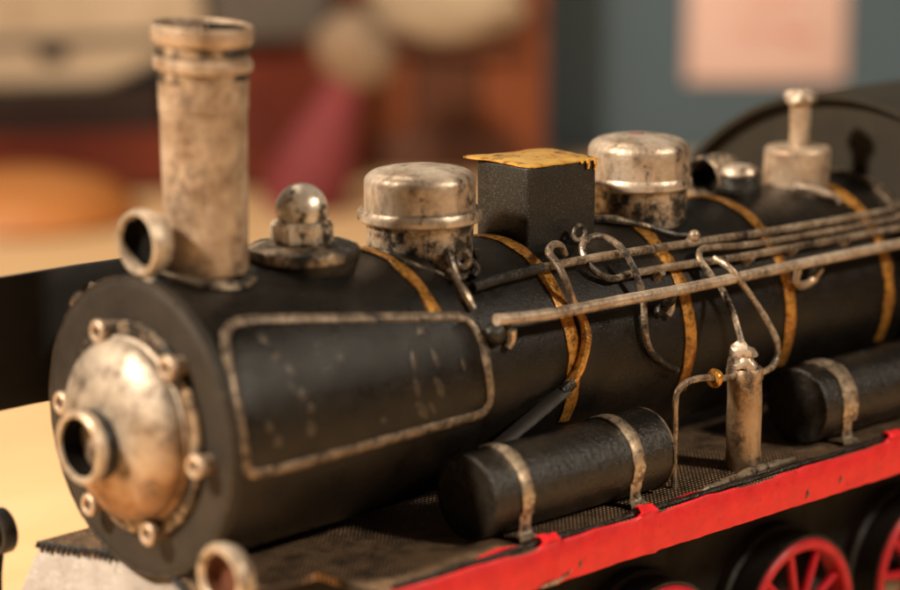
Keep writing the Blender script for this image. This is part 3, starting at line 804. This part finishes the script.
# ================================================================== SETTING
def struct(o): o['kind'] = 'structure'; return o
FH = Vector((math.cos(YAW), math.sin(YAW), 0)); RH = Vector((math.sin(YAW), -math.cos(YAW), 0))
CH = Vector((CAM.x, CAM.y, 0))
def W(h, l, z): return CH + FH * h + RH * l + Vector((0, 0, z))
def rect_block(h0, h1, l0, l1, z0, z1, bev=.0):
    bm = box((h0, -l1, z0), (h1, -l0, z1), bev)
    bm.transform(Matrix.Translation(CH) @ Matrix.Rotation(YAW, 4, 'Z'))
    return bm
WALLH = 1.96
tb = obj('tabletop', rect_block(-.15, WALLH - .01, -1.6, 1.6, TABLE - .03, TABLE, .002), M['table']); struct(tb)
tb['label'] = 'honey coloured wooden tabletop'; 
wl = obj('wall', rect_block(WALLH, WALLH + .08, -2.4, 2.4, TABLE - .8, 1.2), M['wall']); struct(wl)

# things standing at the back of the table (far out of focus)
def boat():
    z0 = TABLE
    root = empty('model_boat', W(1.80, -.28, z0), 'dark red model boat with black strake and cream deckhouse at the back left', 'model boat')
    n = 40
    def hull(zlo, zhi, grow, tmax=1.):
        bm = bmesh.new(); rows = []
        for i in range(n + 1):
            t = i / n * tmax; l = -.62 + t * .545
            half = .060 * max(.02, math.sin(PI * min(1, .12 + t * .88)) ** .55) if t > .4 else .060
            sheer = .016 * max(0, t - .35) ** 1.3
            zl, zh = z0 + zlo(t), z0 + zhi(t) + sheer
            rows.append([bm.verts.new(W(1.80 + s * half * k, l, z)) for s, k, z in ((-1, .75, zl), (-1, 1, zh), (1, 1, zh), (1, .75, zl))])
        for a, b in zip(rows, rows[1:]):
            for k in range(4): bm.faces.new((a[k], a[(k + 1) % 4], b[(k + 1) % 4], b[k]))
        bm.faces.new(rows[0]); bm.faces.new(rows[-1][::-1])
        return bm
    obj('hull', hull(lambda t: .006, lambda t: .042 + .046 * min(1, max(0, (t - .77) / .06)), 0), M['hull_red'], root)
    obj('strake', hull(lambda t: .0422, lambda t: .066 + .012 * t, 0, .76), M['hull_dark'], root)
    obj('keel', rect_block(1.78, 1.82, -.60, -.13, z0, z0 + .0058, .001), M['hull_dark'], root)
    bm = bmesh.new()
    pts = [(-.60, .0665), (-.245, .0800), (-.175, .1130), (-.180, .1500), (-.60, .1500)]
    bm = prism([W(1.765, l, z0 + z) for l, z in pts], FH * .07, .003)
    dh = obj('deckhouse', bm, M['cream'], root)
    pts = [(-.602, .0965), (-.205, .1105), (-.203, .1165), (-.602, .1030)]
    obj('deckhouse_stripe', prism([W(1.7625, l, z0 + z) for l, z in pts], FH * .0022), M['greybrown'], dh)
    for l in (-.40, -.285):
        pts = [(l + .012 * math.cos(t), .104 + .008 * math.sin(t)) for t in [2 * PI * i / 16 for i in range(16)]]
        obj('porthole', prism([W(1.760, a, z0 + b) for a, b in pts], FH * .0022), M['hull_dark'], dh)
    pts = [(-.174, .108), (-.085, .112), (-.085, .16), (-.170, .16)]
    obj('bow_cabin', prism([W(1.775, l, z0 + z) for l, z in pts], FH * .05, .003), M['greybrown'], root)
boat()

def crate():
    root = empty('wooden_crate', W(1.885, -.02, TABLE), 'tall rust brown wooden crate standing against the grey wall', 'crate')
    l0, l1 = -.170, .072
    x = l0
    for i, wd in enumerate((.085, .055, .050, .048)):
        obj('plank', rect_block(1.862 + .002 * (i % 2), 1.872, x + .0008, x + wd, TABLE, TABLE + .26, .001), M['crate_dark'] if i == 2 else M['crate'], root); x += wd + .0012
    obj('side_panel', rect_block(1.8735, 1.95, l1 - .012, l1, TABLE, TABLE + .26, .001), M['crate'], root)
    obj('side_panel', rect_block(1.8735, 1.95, l0, l0 + .012, TABLE, TABLE + .26, .001), M['crate'], root)
    obj('batten', rect_block(1.852, 1.8605, -.055, .050, TABLE, TABLE + .028, .001), M['crate_dark'], root)
    bm = prism([W(1.840, a, TABLE + b) for a, b in ((-.075, .118), (.052, .100), (.052, .091), (-.075, .098))], FH * .021, .001)
    obj('ledge', bm, M['crate_dark'], root)
crate()
def blob(name, h, l, z, rh, rl, rz, mat, seed, amp=.12):
    bm = bmesh.new(); bmesh.ops.create_icosphere(bm, subdivisions=4, radius=1)
    for v in bm.verts: v.co *= 1 + amp * noise.noise(v.co * 1.6 + Vector((seed, 0, 0)))
    bm.transform(Matrix.Translation(W(h, l, z)) @ Matrix.Rotation(YAW, 4, 'Z') @ Matrix.Diagonal((rh, rl, rz, 1)))
    return obj(name, bm, mat)
b = blob('cloth_bundle', 1.842, -.005, TABLE + .134, .022, .060, .030, M['cream'], 3, .25)
tag(b, 'crumpled cream cloth bundle lying on the crate ledge', 'cloth')

fig = empty('toy_figurine', W(1.70, -.095, TABLE), 'leaning figurine with pale round head and rose red gown in front of the crate', 'figurine')
ax0, ax1 = W(1.70, -.106, TABLE), W(1.70, -.068, TABLE + .096)
bm = bmesh.new()
path = [ax0.lerp(ax1, i / 10) for i in range(11)]
tube(path, lambda t: .028 - .011 * t + .004 * math.sin(t * 5), 20, bm=bm, n=2)
for v in bm.verts: v.co.z = max(v.co.z, TABLE + .0002)
obj('gown', bm, M['rose'], fig)
bm = bmesh.new(); bmesh.ops.create_icosphere(bm, subdivisions=3, radius=.027)
for v in bm.verts: v.co *= 1 + .3 * noise.noise(v.co * 40)
bm.transform(Matrix.Translation(ax1 + Vector((0, 0, .016)) + RH * .004))
obj('head', bm, M['tan'], fig)

bm = lathe([(0, .0), (.072, 0), (.080, .004), (.076, .014), (.058, .026), (.030, .033), (0, .035)], tuple(W(1.66, -.292, TABLE)), 'Z', 48)
tag(obj('orange_dish', bm, M['orange']), 'low domed orange dish lying on the table behind the dark plate', 'dish')

note = obj('paper_note', rect_block(WALLH - .0028, WALLH - .0006, .1880, .3135, -.0735, .08, .0006), M['paper'])
tag(note, 'pink paper note with faint red writing stuck on the grey wall', 'note')
bm = bmesh.new()
for k, (l, z, ln) in enumerate(((.225, -.034, .045), (.265, -.037, .025), (.232, -.008, .045))):
    tube([W(WALLH - .0032, l + ln * i / 8, z + .004 * (-1) ** i * (1 - .4 * (i % 3))) for i in range(9)], .0012, 6, bm=bm, n=4)
obj('scribble', bm, M['ink'], note)

# ================================================================== LIGHT, WORLD, CAMERA
world = bpy.data.worlds.new('World'); S.world = world; world.use_nodes = True
bg = world.node_tree.nodes['Background']; bg.inputs[0].default_value = (1., .82, .64, 1); bg.inputs[1].default_value = .04
def lamp(name, loc, target, power, size, col):
    d = bpy.data.lights.new(name, 'AREA'); d.energy = power; d.size = size; d.shape = 'DISK'; d.color = col
    o = bpy.data.objects.new(name, d); COL.objects.link(o); o.location = loc
    o.rotation_euler = (Vector(target) - Vector(loc)).to_track_quat('-Z', 'Y').to_euler()
    return o
lamp('area_lamp', (-.80, .24, .80), (.08, 0, 0), 33, .13, (1, .83, .645))
lamp('area_lamp', (.55, -1.0, .75), (.15, 0, 0), 11, .16, (1, .85, .67))  # unseen fill light added to brighten the near flank
lamp('area_lamp', tuple(W(1.30, -.35, 1.1)), tuple(W(1.65, 0, -.1)), 6, .35, (1, .82, .62))  # unseen light added over the table for the things at the back

cam = bpy.data.cameras.new('camera'); co = bpy.data.objects.new('camera', cam); COL.objects.link(co)
co.location = CAM
co.rotation_euler = FWD.to_track_quat('-Z', 'Y').to_euler()
cam.sensor_width = 36; cam.lens = 2470 / 900 * 36
cam.clip_start = .01; cam.clip_end = 50
cam.dof.use_dof = True; cam.dof.focus_distance = .722; cam.dof.aperture_fstop = 5.8; cam.dof.aperture_blades = 0
S.camera = co
S.view_settings.view_transform = 'Standard'; S.view_settings.look = 'None'
S.view_settings.exposure = 0; S.view_settings.gamma = 1
S.cycles.use_denoising = True
